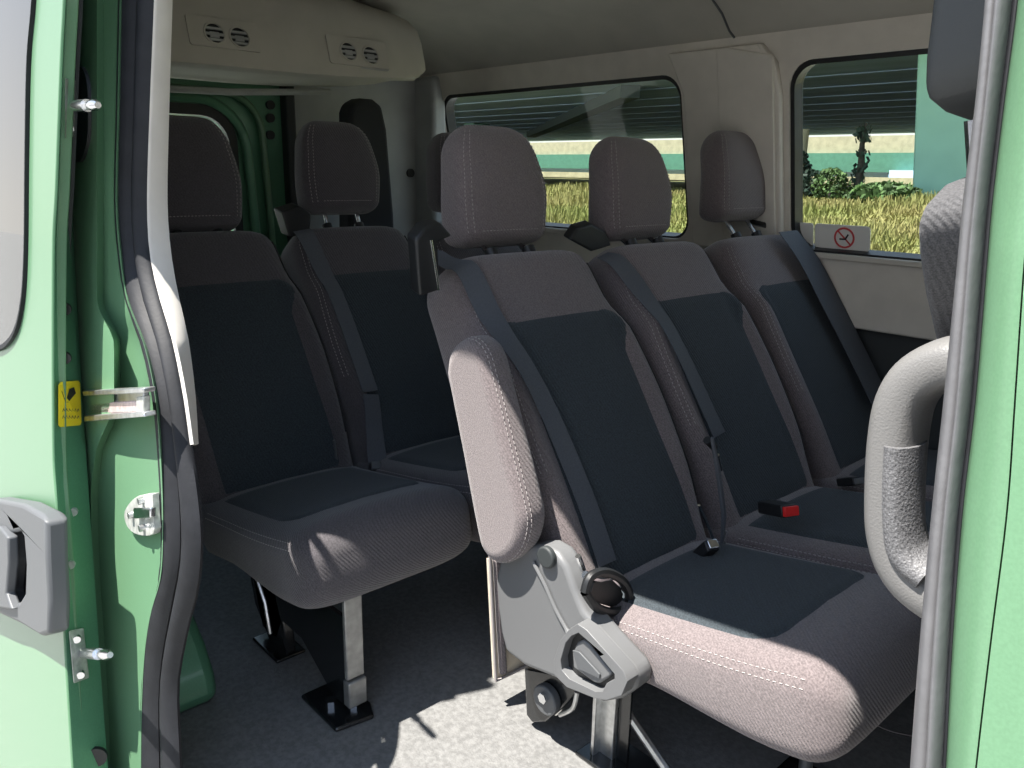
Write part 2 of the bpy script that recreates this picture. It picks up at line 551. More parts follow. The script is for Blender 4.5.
g = wedge(b2, [(416, 240), (426, 227), (441, 223), (453, 236), (438, 243), (441, 290), (420, 297)], -1.335, .035)
MB().tube([at(431, 240, x=-1.33), at(439, 290, x=-1.33)], .003, 8).build('edge_strip', chrome, g)
wedge(b2, [(570, 240), (578, 228), (592, 224), (606, 232), (612, 246), (592, 252)], -1.45, .03)
wedge(b2, [(762, 226), (772, 218), (788, 222), (800, 234), (782, 238)], -1.43, .06)

def smooth_poly(poly, n=5):
    return [(p.x, p.y) for p in catmull([(x, y, 0) for x, y in poly], n)]
# armrest, folded up beside the near backrest
ARM = [(443, 374), (445, 356), (452, 344), (463, 338), (474, 342), (483, 356), (491, 385), (505, 440), (520, 500), (524, 525), (519, 548), (507, 563), (492, 565), (480, 553), (473, 530), (458, 450)]
arm_pts = [at(px, py, y=.965) for px, py in smooth_poly(ARM+[ARM[0]], 4)[:-1]]
arm = MB().prism(arm_pts, (0, .07, 0)).build('armrest', fab, b2, bevel=.026, seg=6, angle=70)
tag(arm, 'folded-up padded armrest')
def stitch_line(mb, pts, ln=.006, gap=.011, r=.0009):
    pts = [Vector(p) for p in pts]; cum = [0.]
    for a, b in zip(pts, pts[1:]): cum.append(cum[-1]+(b-a).length)
    def along(t):
        for k in range(len(pts)-1):
            if t <= cum[k+1]: return pts[k].lerp(pts[k+1], (t-cum[k])/max(1e-9, cum[k+1]-cum[k]))
        return pts[-1]
    t = 0.
    while t+ln < cum[-1]: mb.tube([along(t), along(t+ln)], r, 5); t += gap
    return mb
cen = sum(arm_pts, Vector())/len(arm_pts)
nrm = []
for i in range(len(arm_pts)):
    d = (arm_pts[(i+1) % len(arm_pts)]-arm_pts[i-1]).normalized(); n = Vector((d.z, 0, -d.x))
    if n.dot(cen-arm_pts[i]) < 0: n = -n
    nrm.append(n)
for th in (12, 30):
    loop = [p+n*(.026*(1-math.cos(R(th))))+Vector((0, .026*(1-math.sin(R(th))), 0))-n*.0006-YV*.0004 for p, n in zip(arm_pts, nrm)]
    sm = stitch_line(MB(), loop[12:52]); sm.build('stitching', stitch_m, arm)

# grey side shield with recline lever
SH = [(508, 547), (500, 556), (495, 580), (497, 608), (500, 632), (505, 652), (525, 667), (562, 682), (602, 703), (620, 700), (634, 690), (637, 678), (632, 667), (607, 640), (583, 612), (574, 590), (566, 567), (556, 553), (544, 546)]
sh_pts = [at(px, py, y=1.005) for px, py in SH]
shield = MB().prism(sh_pts, (0, .05, 0)).build('side_shield', greyp, b2, bevel=.011, seg=4)
tag(shield, 'light grey plastic side shield')
rd = [at(px, py, y=1.0) for px, py in ((533, 562), (545, 585), (556, 610), (568, 632))]
MB().tube(catmull(rd, 5), [.004]*15+[.006], 8).build('ridge', greyp, shield)
def yplane(name, outer, holes, y, th, m, par, bevel=0.):
    pts = lambda L: [(p.x, p.z) for p in (at(px, py, y=y) for px, py in L)]
    return fill2d(name, pts(outer), [pts(h) for h in holes], Vector((0, y, 0)), Vector((1, 0, 0)), Vector((0, 0, 1)), th, m, par, bevel=bevel, smooth=True)
LV_O = [(566, 637), (574, 627), (583, 621), (592, 627), (629, 668), (633, 678), (627, 692), (612, 697), (600, 695), (572, 684), (560, 672), (559, 658)]
LV_I = [(571, 640), (577, 633), (584, 630), (591, 636), (620, 671), (620, 676), (612, 680), (608, 688), (600, 688), (575, 676), (567, 667), (566, 657)]
yplane('lever_surround', LV_O, [LV_I], .992, .03, greyp, shield, .006)
yplane('lever_recess', LV_I, [], 1.0, .006, blk, shield)
lev = [(575, 652), (580, 641), (586, 638), (592, 643), (615, 672), (610, 677), (602, 682), (594, 679), (576, 666)]
yplane('recline_lever', lev, [], .995, .016, greyp, shield, .004)
yplane('lever_groove', [(573, 650), (580, 652), (600, 674), (600, 678), (578, 668)], [], .984, .004, greyd, shield, .001)
MB().cyl(at(547, 557, y=1.0), (0, 1, 0), .022, .014, 24).build('armrest_pivot', darktrim, b2, bevel=.004)
# beige back card with piped edge at the rear of the near backrest
cp = [at(px, py, x=-1.20) for px, py in ((490, 560), (496, 680), (527, 663), (540, 640), (540, 560))]
bc = MB().prism(cp, (-.012, 0, 0)).build('back_card', card, b2)
MB().tube([at(490, 555, x=-1.195), at(493, 620, x=-1.195), at(496, 681, x=-1.195), at(512, 673, x=-1.195), at(527, 665, x=-1.195)], .004, 8).build('piping', stitch_m, bc)
MB().tube([at(497, 560, x=-1.192), at(500, 620, x=-1.192), at(503, 672, x=-1.192)], .010, 8).build('edge_band', fab, bc)

# belt anchor loop and tongues
def ring_pts(poly, **k): return [at(px, py, **k) for px, py in poly]
lp = ring_pts([(585, 592), (590, 577), (605, 572), (622, 580), (629, 594), (626, 607), (612, 612), (596, 607)], x=-.875)
bk = MB().tube(catmull(lp+[lp[0]], 4), .009, 8, caps=False).build('belt_anchor', blk, b2)
MB().prism(ring_pts([(590, 595), (594, 583), (605, 578), (618, 584), (623, 594), (621, 603), (611, 607), (598, 603)], x=-.885), (-.01, 0, 0)).build('webbing_stop', blk, bk)
MB().tube(ring_pts([(585, 575), (600, 578), (612, 576)], x=-.885), .008, 8).build('belt_tongue', chrome, bk)
MB().tube(ring_pts([(612, 578), (622, 588), (631, 598)], x=-.885), .004, 8).build('tongue_plate', chrome, bk)
MB().tube(ring_pts([(583, 570), (578, 556)], x=-.92), .006, 8).build('anchor_strap', chrome, bk)


def buckle(root, px, py, x, w, h, L, dirv, m=redp):
    c = at(px, py, x=x); ex = Vector(dirv).normalized(); ez = Vector((0, 0, 1)); ey = ez.cross(ex).normalized(); ez = ex.cross(ey)
    o = MB().obox(c-ex*L, ex*L, ey*(w+.003), ez*(h+.003)).build('belt_buckle', blk, root, bevel=.004)
    MB().obox(c+ex*.002, ex*.006, ey*w, ez*h).build('release_button', m, o, bevel=.002)
    return o


buckle(b2, 790, 511, -.80, .019, .011, .045, (.8, -.35, .25))
bt = buckle(b2, 712, 545, -.86, .012, .010, .03, (.5, -.2, .6), chrome)
# strap tail and tongue at the second seat
MB().tube(ring_pts([(712, 438), (718, 470), (724, 515), (722, 545)], x=-.9), [.004, .006, .006, .004], 8).build('belt_tail', belt, b2)
MB().tube(ring_pts([(707, 440), (714, 447)], x=-1.0), .010, 8).build('belt_tongue', blk, b2)
MB().tube(ring_pts([(717, 455), (720, 470)], x=-.98), .006, 8).build('tongue_plate', chrome, b2)
MB().tube(ring_pts([(699, 505), (710, 530), (715, 545)], x=-.9), .0035, 8).build('buckle_stalk', chrome, b2)
MB().tube(ring_pts([(726, 530), (722, 547)], x=-.9), .007, 8).build('belt_tongue', chrome, b2)
buckle(b2, 858, 481, -.86, .014, .008, .03, (.7, -.2, .3), greyp)
# frame and legs
fr = MB()
for xx, zz in ((-.86, .245), (-.60, .275)): fr.tube([(xx, 1.2, zz), (xx, 2.46, zz)], .022, 12)
for yy in (1.22, 1.81, 2.42): fr.tube([(-.95, yy, .25), (-.56, yy, .275)], .018, 10)
fr.build('seat_frame', blkmetal, b2)
for yy in (1.13, 2.3):
    o = MB().box((-.945, yy, .0), (-.90, yy+.012, .26)).box((-.945, yy-.02, .0), (-.935, yy+.05, .26)).build('leg', steel, b2, bevel=.003)
    MB().box((-.97, yy-.04, 0), (-.82, yy+.07, .008)).build('foot_plate', blkmetal, o, bevel=.003)
    MB().box((-.90, yy+.012, .01), (-.87, yy+.018, .24)).build('leg_gusset', blkmetal, o)
for yy in (1.40, 2.3):
    o = MB().tube([(-.615, yy, .25), (-.61, yy, .0)], .014, 10).build('leg', steel, b2)
    MB().box((-.66, yy-.04, 0), (-.56, yy+.04, .008)).build('foot_plate', blkmetal, o, bevel=.003)
s0, s1 = at(612, 690, y=1.15), at(668, 772, y=1.17)
MB().tube([s0, s1, s1+(s1-s0)*.25], .010, 8).build('brace', steel, b2)
# pivot bracket under the shield
pv = [at(px, py, y=1.075) for px, py in ((524, 668), (526, 715), (532, 723), (545, 722), (562, 708), (578, 690), (566, 676))]
o = MB().prism(pv, (0, .02, 0)).build('pivot_bracket', blkmetal, b2, bevel=.004)
MB().cyl(at(547, 699, y=1.065), (0, 1, 0), .034, .02, 24).build('pivot_disc', greyd, o, bevel=.004)
MB().cyl(at(545, 697, y=1.055), (0, 1, 0), .012, .02, 6).build('bolt', chrome, o)
MB().tube(catmull(ring_pts([(560, 715), (573, 708), (577, 692)], y=1.065), 4), .005, 8).build('spring_arm', steel, o)

# ---- rear row
C3 = Vector((-1.885, 0, .385))
Y3 = [.915, 1.40, 1.92]
b3 = empty('passenger_bench', (-1.75, 1.56, 0), 'three-place bench along the back of the cabin, behind the bench with the armrest', 'bench seat', 'passenger benches in the van')
HR3 = Vector((-2.385, 0, 1.055))-Vector((C3.x, 0, C3.z))
sh3 = None
for i, y in enumerate(Y3):
    loc, sh3 = make_seat(b3, .238, C3, y, rfab_shaded, HR3, (-.042, .002, .0)[i], (1.16, 1.04, 1.)[i])
add_stuff(b3, C3, Y3[1], sh3, [(303, 228), (322, 275), (345, 335), (366, 395)])
add_stuff(b3, C3, Y3[1], sh3, [(366, 398), (372, 430), (377, 466)], 'belt_tail')
wedge(b3, [(282, 212), (300, 206), (312, 214), (310, 232), (290, 238)], -2.33, .06)
MB().tube(ring_pts([(360, 392), (367, 408)], x=-2.02), .010, 8).build('belt_tongue', blk, b3)
MB().tube(ring_pts([(366, 404), (369, 412)], x=-2.01), .006, 8).build('tongue_plate', chrome, b3)
buckle(b3, 376, 466, -1.85, .014, .012, .025, (.5, -.2, .5), greyd)
buckle(b3, 444, 453, -1.82, .017, .014, .035, (.8, -.3, .3))
MB().tube(ring_pts([(334, 440), (338, 470), (334, 480)], x=-1.9), .004, 8).build('buckle_stalk', greyd, b3)
fr = MB()
for xx, zz in ((-1.80, .215), (-1.56, .275)): fr.tube([(xx, .80, zz), (xx, 2.06, zz)], .022, 12)
for yy in (.80, 1.40, 2.05): fr.tube([(-1.88, yy, .21), (-1.52, yy, .27)], .018, 10)
fr.build('seat_frame', blkmetal, b3)
for yy in (.79, 2.0):
    dx = 0.
    pl = [Vector((x, yy, z)) for x, z in ((-1.88, .24), (-1.395, .25), (-1.395, .02), (-1.46, .02), (-1.60, .10), (-1.70, .10), (-1.74, .03), (-1.82, .03))]
    o = MB().prism(pl, (0, .012, 0)).build('leg', blkmetal, b3, bevel=.003)
    MB().box((-1.392, yy-.005, .10), (-1.380, yy+.04, .30)).build('leg_strip', legsteel, o, bevel=.003)
    MB().box((-1.400, yy-.005, .03), (-1.374, yy+.042, .095)).build('leg_strip_foot', legsteel, o, bevel=.004)
    MB().prism([(-1.52, yy-.05, 0), (-1.36, yy-.05, 0), (-1.345, yy+.04, 0), (-1.39, yy+.06, 0), (-1.52, yy+.05, 0)], (0, 0, .012)).build('foot_plate', blkmetal, o, bevel=.006)
    for bx, by in ((-1.44, -.015), (-1.40, .02)):
        MB().cyl((bx, yy+by, .018), (0, 0, 1), .014, .016, 6).build('bolt', chrome, o)
    pr = [Vector((x, yy, z)) for x, z in ((-1.90, .24), (-1.76, .24), (-1.70, .10), (-1.69, .0), (-1.78, .0), (-1.86, .08))]
    o2 = MB().prism(pr, (0, .03, 0)).build('leg', blkmetal, b3, bevel=.006)
    MB().tube([(-1.84, yy-.006, .2), (-1.78, yy-.006, .12), (-1.76, yy-.006, .04)], .006, 8).build('lever_rod', steel, o2)
    MB().prism([(-1.82, yy-.03, 0), (-1.68, yy-.03, 0), (-1.68, yy+.05, 0), (-1.82, yy+.05, 0)], (0, 0, .01)).build('foot_plate', blkmetal, o2, bevel=.004)

# ---- front seat, just its rear edge beside the pillar
fs = empty('front_seat', (-.22, 1.0, 0), 'grey front seat partly hidden behind the pillar, with rounded grip loop', 'seat')
def loop3(poly, y): return [at(px, py, y=y) for px, py in poly]
hrp = [(921, 92), (922, 60), (928, 10), (934, -45), (945, -66), (985, -70), (1000, -40), (1004, 70), (994, 122), (970, 126), (940, 116), (925, 104)]
MB().prism([at(px, py, x=-.33) for px, py in hrp], (.10, -.012, .02)).build('headrest', mat('front_headrest', (.05, .055, .058), .6, bump=.2, bscale=500), fs, bevel=.022, seg=5, angle=60)
MB().tube([at(972, 120, x=-.29), at(976, 185, x=-.28)], .007, 8).build('post', chrome, fs)
bkp = [(915, 225), (916, 255), (922, 295), (934, 345), (960, 420), (1030, 440), (1040, 240), (1020, 184), (968, 174), (940, 185), (922, 204)]
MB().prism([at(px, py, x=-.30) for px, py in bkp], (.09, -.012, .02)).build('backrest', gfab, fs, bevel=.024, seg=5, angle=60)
# grip loop: rounded bar swept along an open C
GL = [(1010, 372), (962, 360), (925, 374), (906, 400), (898, 440), (895, 490), (896, 530), (906, 562), (930, 588), (985, 620)]
gp = catmull([at(px, py, y=.80) for px, py in GL], 5)
rings = []
for i, p in enumerate(gp):
    d = (gp[min(i+1, len(gp)-1)]-gp[max(i-1, 0)]).normalized(); a = d.cross(YV).normalized()
    rings.append([p+a*(.024*sgnpow(math.cos(2*math.pi*k/20), .7))+YV*(.034*sgnpow(math.sin(2*math.pi*k/20), .7)) for k in range(20)])
gl = MB().loft(rings).build('grip_loop', handlep, fs, angle=60)
gi = catmull([at(px, py, y=.80) for px, py in ((908, 440), (906, 490), (908, 535), (918, 556), (935, 570))], 5)
rings = []
for i, p in enumerate(gi):
    d = (gi[min(i+1, len(gi)-1)]-gi[max(i-1, 0)]).normalized(); a = d.cross(YV).normalized()
    rings.append([p+a*(.018*math.cos(2*math.pi*k/16))+YV*(-.008)+YV*(.031*math.sin(2*math.pi*k/16)) for k in range(16)])
MB().loft(rings).build('grained_grip', handleg, gl, angle=60)
sb = mat('front_base', (.03, .03, .032), .6)
MB().box((-.27, .78, .28), (.25, 1.2, .50)).build('seat_cushion', gfab, fs, bevel=.04, seg=4)
MB().box((-.20, .86, 0), (.2, 1.12, .30)).build('pedestal', sb, fs, bevel=.01)

# ------------------------------------------------------------------ van shell
def struct(o, kind='structure'): o['kind'] = kind; return o
ZT = 1.80
struct(MB().box((-3.32, .30, -.06), (1.2, 2.62, 0)).build('floor', floor_m, smooth=False))
# far side: lower lining, windowed upper lining (leaning in), pillar trim
struct(MB().box((-3.32, 2.57, 0), (1.2, 2.62, .74)).build('wall_left', darktrim, bevel=.004))
struct(MB().box((-3.32, 2.52, .735), (1.2, 2.58, .96)).build('trim_1', cream, bevel=.008))
ex = Vector((1, 0, 0)); ey = Vector((0, -.22, 1)).normalized()
ORG = Vector((0, 2.50, .955))
def fp(px, py):
    p = at(px, py, plane=(ORG, FARN)); return ((p-ORG).x, (p-ORG).dot(ey))
w1 = rrect(-3.12, .02, -1.770, fp(640, 76)[1], .075, 7)
w2x0 = fp(789, 150)[0]
w2 = rrect(w2x0, .015, -.25, fp(870, 52)[1], .08, 7)
struct(fill2d('wall_left_upper', [(-3.32, 0), (1.2, 0), (1.2, .70), (-3.32, .70)], [w1, w2], ORG+Vector((0, .02, 0)), ex, ey, .04, cream))
for nm, w in (('window_1', w1), ('window_2', w2)):
    x0 = min(p[0] for p in w); x1 = max(p[0] for p in w); y0 = min(p[1] for p in w); y1 = max(p[1] for p in w)
    fr_ = struct(fill2d(nm, rrect(x0-.008, y0-.012, x1+.008, y1+.006, .085, 7), [rrect(x0+.014, y0+.010, x1-.014, y1-.012, .07, 7)], ORG+Vector((0, .036, 0)), ex, ey, .05, blk))
    fill2d('pane', rrect(x0+.005, y0+.003, x1-.005, y1-.003, .075, 7), [], ORG+Vector((0, .05, 0)), ex, ey, .004, pane_m, fr_)
# pillar trim standing proud of the lining between the windows
pil = [(-1.735, .0), (-1.385, .0), (-1.385, .50), (-1.40, .60), (-1.45, .66), (-1.80, .66), (-1.775, .60), (-1.745, .52)]
struct(fill2d('trim_2', pil, [], ORG+Vector((0, -.012, 0)), ex, ey, .03, cream, bevel=.008, smooth=True))
struct(fill2d('trim_3', [(-1.60, .0), (-1.40, .0), (-1.40, .62), (-1.56, .655), (-1.60, .655)], [], ORG+Vector((0, -.032, 0)), ex, ey, .014, cream, bevel=.006, smooth=True))
# headliner: curved section run along the van
prof = [(.68, 1.775), (.70, 1.78), (.76, 1.785), (.90, 1.79), (1.25, 1.80), (1.75, 1.80), (2.05, 1.775), (2.20, 1.735), (2.28, 1.69), (2.325, 1.645), (2.35, 1.628), (2.37, 1.62)]
rows = []
for x in (-3.32, -2.4, -1.4, -.5, .4, 1.2): rows.append([Vector((x, y, z)) for y, z in prof]+[Vector((x, y, z+.05)) for y, z in reversed(prof)])
struct(MB().loft(rows).build('ceiling', headl, angle=35))
# headliner seam
xs = at(711, 30, y=2.2).x
struct(MB().tube([Vector((xs-.02*math.sin(i/9*3), y, z-.002)) for i, (y, z) in enumerate(prof[3:11])], .004, 6).build('trim_4', greyd))
# roof skin and side rail over the doorway
struct(MB().box((-3.4, .575, 1.86), (1.2, 2.4, 1.90)).build('roof', green, bevel=.02))
struct(MB().prism([(-3.4, .575, 1.86), (-3.4, .68, 1.80), (-3.4, .72, 1.90), (-3.4, .575, 1.90)], (4.6, 0, 0)).build('trim_5', green, bevel=.01))
# rear duct box under the headliner
BX = -2.52
low = [at(px, py, x=BX) for px, py in ((95, 60), (165, 63), (220, 67), (300, 75), (360, 79), (428, 79), (444, 70))]
rings = []
for i, p in enumerate(low):
    zt = 1.80 if p.y < 1.5 else 1.80-(p.y-1.5)*.10
    dp = .5 if i < len(low)-1 else .3
    f = 1 if i < len(low)-2 else (.6 if i == len(low)-2 else .25)
    b = p.z
    fx = lambda z: BX-.30*(z-1.45)
    prof_ = [(fx(zt)-.06, zt), (fx(zt-.04)-.012, zt-.04), (fx(zt-.09), zt-.09), (fx(b+.03), b+.03), (fx(b)-.006, b+.008), (BX-.05, b), (BX-.20, b+.010), (BX-.32, b+.005), (BX-.55, b+.01), (BX-.55, zt)]
    rings.append([Vector((x-(1-f)*.10, p.y, z)) for x, z in prof_])
struct(MB().loft(rings).build('trim_6', headl, angle=50))
# bright rail strip behind the duct box
struct(MB().tube([at(150, 88, x=-3.0), at(230, 92, x=-3.0), at(330, 92, x=-3.0)], .012, 8).build('trim_7', wallgrey))
# rear end
RX = -3.3
def rp(px, py): p = at(px, py, x=RX); return (p.y, p.z)
ry, rz = Vector((0, 1, 0)), Vector((0, 0, 1))
wr = rrect(.70, .75, rp(228, 150)[0], rp(190, 112)[1], .12, 7)
struct(fill2d('wall_rear', [(.42, 0), (1.66, 0), (1.66, 1.8), (.42, 1.8)], [wr], Vector((RX, 0, 0)), ry, rz, .05, dgreen))
rw = struct(fill2d('window_3', rrect(.66, .70, rp(234, 150)[0], rp(190, 104)[1], .14, 7), [rrect(.72, .77, rp(226, 150)[0], rp(190, 115)[1], .11, 7)], Vector((RX+.03, 0, 0)), ry, rz, .02, blk))
fill2d('pane', wr, [], Vector((RX-.01, 0, 0)), ry, rz, .004, pane_m, rw)
def ring_tube(x, y1, z1, rad, r, m, nm):
    pts = [(x, .45, z1)]+[(x, y1-rad+rad*math.sin(t*math.pi/16), z1-rad+rad*math.cos(t*math.pi/16)) for t in range(9)]+[(x, y1+.02, .8), (x, y1+.03, .1)]
    return struct(MB().tube(pts, r, 10).build(nm, m))
ring_tube(RX+.04, rp(243, 150)[0], rp(190, 98)[1], .2, .020, dgreen, 'trim_8')
ring_tube(RX+.05, rp(258, 150)[0], rp(190, 90)[1], .16, .014, green, 'trim_9')
struct(MB().box((RX-.03, 1.66, 0), (RX+.06, 2.5, 1.8)).build('wall_rear_lining', wallgrey, bevel=.01))
struct(MB().box((RX+.0, 1.655, 0), (RX+.075, 1.70, 1.7)).build('trim_10', darktrim, bevel=.01))
for py in (105, 118, 135):
    struct(MB().cyl(at(270, py, x=RX+.03), (1, 0, 0), .018, .02, 16).build('trim_11', blk))
# side lining at the far rear corner
q = [at(396, 100, x=-3.2), at(445, 100, plane=(ORG, FARN))]
struct(MB().box((-3.3, 2.32, .95), (-3.10, 2.40, 1.62)).build('trim_12', wallgrey, bevel=.02))
# near side lower wall behind the doorway, wheel arch
struct(MB().prism([(-3.32, .36, 0), (-3.32, .42, 0), (-3.32, .68, 1.87), (-3.32, .60, 1.87)], (1.62, 0, 0)).build('wall_right', darktrim))
wa = [(-2.25+.62*math.cos(t*math.pi/14), .30*math.sin(t*math.pi/14)) for t in range(15)]
struct(MB().prism([(x, .40, z) for x, z in wa], (0, .20, 0)).build('trim_13', dgreen, bevel=.03))
struct(MB().box((.0, .56, 0), (1.2, .62, 1.8)).build('wall_right_front', darktrim))

struct(MB().box((1.2, .36, 0), (1.26, 2.56, 1.1)).build('front_light_blocker', darktrim))  # unseen front end, added to hold back light entering from ahead
struct(MB().box((1.2, .36, 1.45), (1.26, 2.56, 1.86)).build('front_light_blocker_header', headl))  # added likewise; the opening beneath is kept narrow to dim the cabin
struct(MB().prism([(-.125, .49, 0), (-.125, .56, 0), (-.145, .66, 1.85), (-.145, .59, 1.85)], (.26, 0, 0)).build('trim_21', cream, bevel=.01))
# ------------------------------------------------------------------ doorway edges
def lerp_poly(poly, ys):
    out = []
    for y in ys:
        for (x0, y0), (x1, y1) in zip(poly, poly[1:]):
            if y0-1e-6 <= y <= y1+1e-6:
                out.append((x0+(x1-x0)*(y-y0)/(y1-y0), y)); break
    return out
def bead(name, A, Bp, offA, offB, bulge, depth, m, parent=None, ys=None, k=9):
    """rounded rubber or painted strip between two edges that run down the doorway"""
    A, Bp = smooth_poly(A), smooth_poly(Bp)
    ys = ys or [-400+i*20 for i in range(85)]
    ra = lerp_poly(A, ys); rb = lerp_poly(Bp, ys); rings = []
    for a, b in zip(ra, rb):
        pa, pb = near(*a, offA), near(*b, offB); ring = []
        for i in range(k+1):
            t = i/k; ring.append(pa.lerp(pb, t)+Vector((0, -bulge*math.sin(math.pi*t)**.7, 0)))
        ring += [pb+Vector((-.004, depth, 0)), pa+Vector((0, depth, 0))]
        rings.append(ring)
    return MB().loft(rings).build(name, m, parent, angle=50)


def ext(P, top=-420, bot=1300):
    (x0, y0), (x1, y1) = P[0], P[1]; (x2, y2), (x3, y3) = P[-2], P[-1]
    Q = list(P)
    if top is not None: Q = [(x0+(x0-x1)/(y0-y1)*(top-y0), top)]+Q
    if bot is not None: Q = Q+[(x3+(x3-x2)/(y3-y2)*(bot-y3), bot)]
    return Q
D_ = [(124, -80), (122, 0), (120, 100), (118, 200), (122, 256), (129, 300), (147, 350), (157, 400), (162, 460), (164, 520), (162, 575), (152, 612), (146, 650), (143, 700), (142, 768), (142, 860)]
E_ = [(156, -80), (154, 0), (150, 100), (147, 200), (150, 256), (160, 300), (172, 340), (183, 395), (190, 445), (198, 500), (201, 545), (197, 590), (188, 625), (179, 670), (177, 700), (180, 768), (182, 860)]
F_ = [(172, -80), (170, 0), (167, 100), (165, 200), (169, 256), (177, 300), (186, 340), (193, 395), (196, 443), (197, 450)]
D_, E_, F_ = ext(D_), ext(E_), ext(F_, bot=None)
mid = lambda P, Q, t: [((1-t)*lerp_poly(P, [y])[0][0]+t*lerp_poly(Q, [y])[0][0], y) for y in (-415, -80, 0, 100, 200, 256, 300, 345, 400, 450, 510, 560, 610, 655, 700, 768, 855, 1295)]
G1, G2 = mid(D_, E_, .45), mid(D_, E_, .52)
struct(bead('trim_14', D_, G1, -.01, -.005, .016, .006, seal_m))
struct(bead('trim_15', G2, E_, -.005, .01, .012, .006, seal_m))
struct(bead('trim_16', E_, F_, .01, .05, .006, .006, creaml, ys=[-400+i*20 for i in range(43)]+[445]))
# painted jamb: outer skin, step, channel, flange
def jamb():
    ys = [-400+i*10 for i in range(169)]
    Bl = lambda y: 80+.0*y+(8 if y > 430 else 8*sstep(180, 430, y))+(16*sstep(450, 768, y))
    rings = []
    D = dict((round(y), x) for x, y in lerp_poly(smooth_poly(D_), ys))
    for y in ys:
        d = D[round(y)]
        dip = sstep(300, 345, y)*(1-sstep(400, 455, y))     # pocket round the bracket
        k = Bl(y)
        e1 = min(d-14, 97+17*dip-6*sstep(430, 500, y)+12*sstep(500, 768, y))
        e2 = min(d-9, e1+7)
        rings.append([near(40, y, -.048), near(k, y, -.050), near(e1-4, y, -.050), near(e1, y, -.049), near(e2, y, -.030+.014*dip), near((e2+d)/2, y, -.024+.014*dip), near(d-5, y, -.022+.010*dip), near(d-1, y, -.024), near(d+6, y, -.006),
                      near(d+6, y, .05), near(40, y, .05)])
    return MB().loft(rings).build('door_jamb', green, angle=50)
struct(jamb())
# latch pocket in the jamb
pk = smooth_poly([(74, 66), (82, 68), (87, 84), (88, 112), (87, 140), (81, 160), (74, 162)], 3)
struct(MB().prism([near(px, py, -.056) for px, py in pk], (0, .006, 0)).build('trim_17', blk))

# right-hand pillar: grey seal, dark gap, green front door edge
RA = [(993, -80), (988, 0), (978, 100), (965, 200), (960, 256), (945, 400), (933, 512), (921, 640), (911, 768), (905, 860)]
RB = [(1002, -80), (997, 0), (988, 100), (977, 200), (971, 256), (959, 400), (947, 512), (936, 640), (928, 768), (922, 860)]
RC = [(1018, -80), (1012, 0), (1000, 100), (988, 200), (983, 256), (971, 400), (958, 512), (949, 640), (942, 768), (937, 860)]
RD = [(1024, -80), (1018, 0), (1005, 100), (993, 200), (988, 256), (976, 400), (963, 512), (953, 640), (946, 768), (940, 860)]
struct(bead('trim_18', RA, RB, .02, .0, .010, .05, sealg))
struct(bead('trim_19', RB, RC, .0, -.004, .012, .05, sealg))
struct(bead('trim_20', RC, RD, .0, -.004, .002, .05, seal_m))
RG = [(1044, -80), (1038, 0), (1032, 200), (1024, 256), (1014, 400), (1006, 512), (990, 640), (975, 768), (966, 860)]
RA, RB, RC, RD, RG = ext(RA), ext(RB), ext(RC), ext(RD), ext(RG)
RG2 = [(x+2, y) for x, y in RG]
RH = [(5000, -420), (5000, 1300)]
pj = struct(bead('pillar_skin', RD, RG, -.004, -.028, .004, .06, green))
fd = bead('front_door', RG2, RH, -.030, -.035, .006, .04, green, k=12)
tag(fd, 'light green front door panel at the edge of the picture, beside the pillar', 'door')

# ------------------------------------------------------------------ sliding door, slid back along the body
sd = empty('sliding_door', near(20, 700, -.10)*1.0, 'light green sliding door pushed back, with handle and window', 'door')
EA = [(67, -80), (65, 0), (62, 60), (57, 190), (54, 256), (54, 440), (57, 500), (62, 570), (66, 650), (73, 768), (79, 860)]
EB = [(84, -80), (82, 0), (79, 60), (75, 160), (73, 200), (75, 262), (82, 390), (90, 512), (96, 600), (102, 690), (108, 768), (115, 860)]
OFF = -.125
ys = [-70+i*10 for i in range(93)]
ea = lerp_poly(smooth_poly(EA), ys); eb = lerp_poly(smooth_poly(EB), ys)
# outer skin as a sheet with the window cut out, in the plane of the body side
o0 = near(54, 430, OFF); dx_ = Vector((1, 0, 0)); dz_ = Vector((0, .115, 1)).normalized()
def dp_(p): return ((p-o0).x, (p-o0).dot(dz_))
edge2 = [dp_(near(a[0], a[1], OFF)-Vector((.012, 0, 0))) for a in ea]
edge2 = [(edge2[0][0]+.01, 1.0)]+edge2+[(edge2[-1][0]+.03, -1.05)]
outer = edge2+[(-1.25, -1.05), (-1.25, 1.0)]
wpx = [(39, -70), (36, 0), (31, 60), (29, 160), (28, 250), (25, 300), (18, 332), (6, 348), (-10, 352)]
wpx = smooth_poly(wpx, 4)
wh = [dp_(near(px, py, OFF)) for px, py in wpx]
wz0 = wh[-1][1]; wh += [(-1.05, wz0-.01), (-1.13, wz0+.05), (-1.14, wh[0][1]-.03), (-1.10, wh[0][1])]
fill2d('door_skin', outer, [wh], o0+Vector((0, .012, 0)), dx_, dz_, .024, green, sd, bevel=.003, smooth=True)
cenw = (sum(p[0] for p in wh)/len(wh), sum(p[1] for p in wh)/len(wh))
inner = [(p[0]+(cenw[0]-p[0])*.03, p[1]+(cenw[1]-p[1])*.03) for p in wh]
gsk = fill2d('window_gasket', [(p[0]-(cenw[0]-p[0])*.004, p[1]-(cenw[1]-p[1])*.004) for p in wh], [inner], o0+Vector((0, .004, 0)), dx_, dz_, .022, seal_m, sd)
fill2d('door_lining', [(p[0]*1.0, p[1]) for p in [(x-.09, y) for x, y in edge2]]+[(-1.24, edge2[-1][1]), (-1.24, edge2[0][1])], [], o0+Vector((0, .050, 0)), dx_, dz_, .006, darktrim, sd)
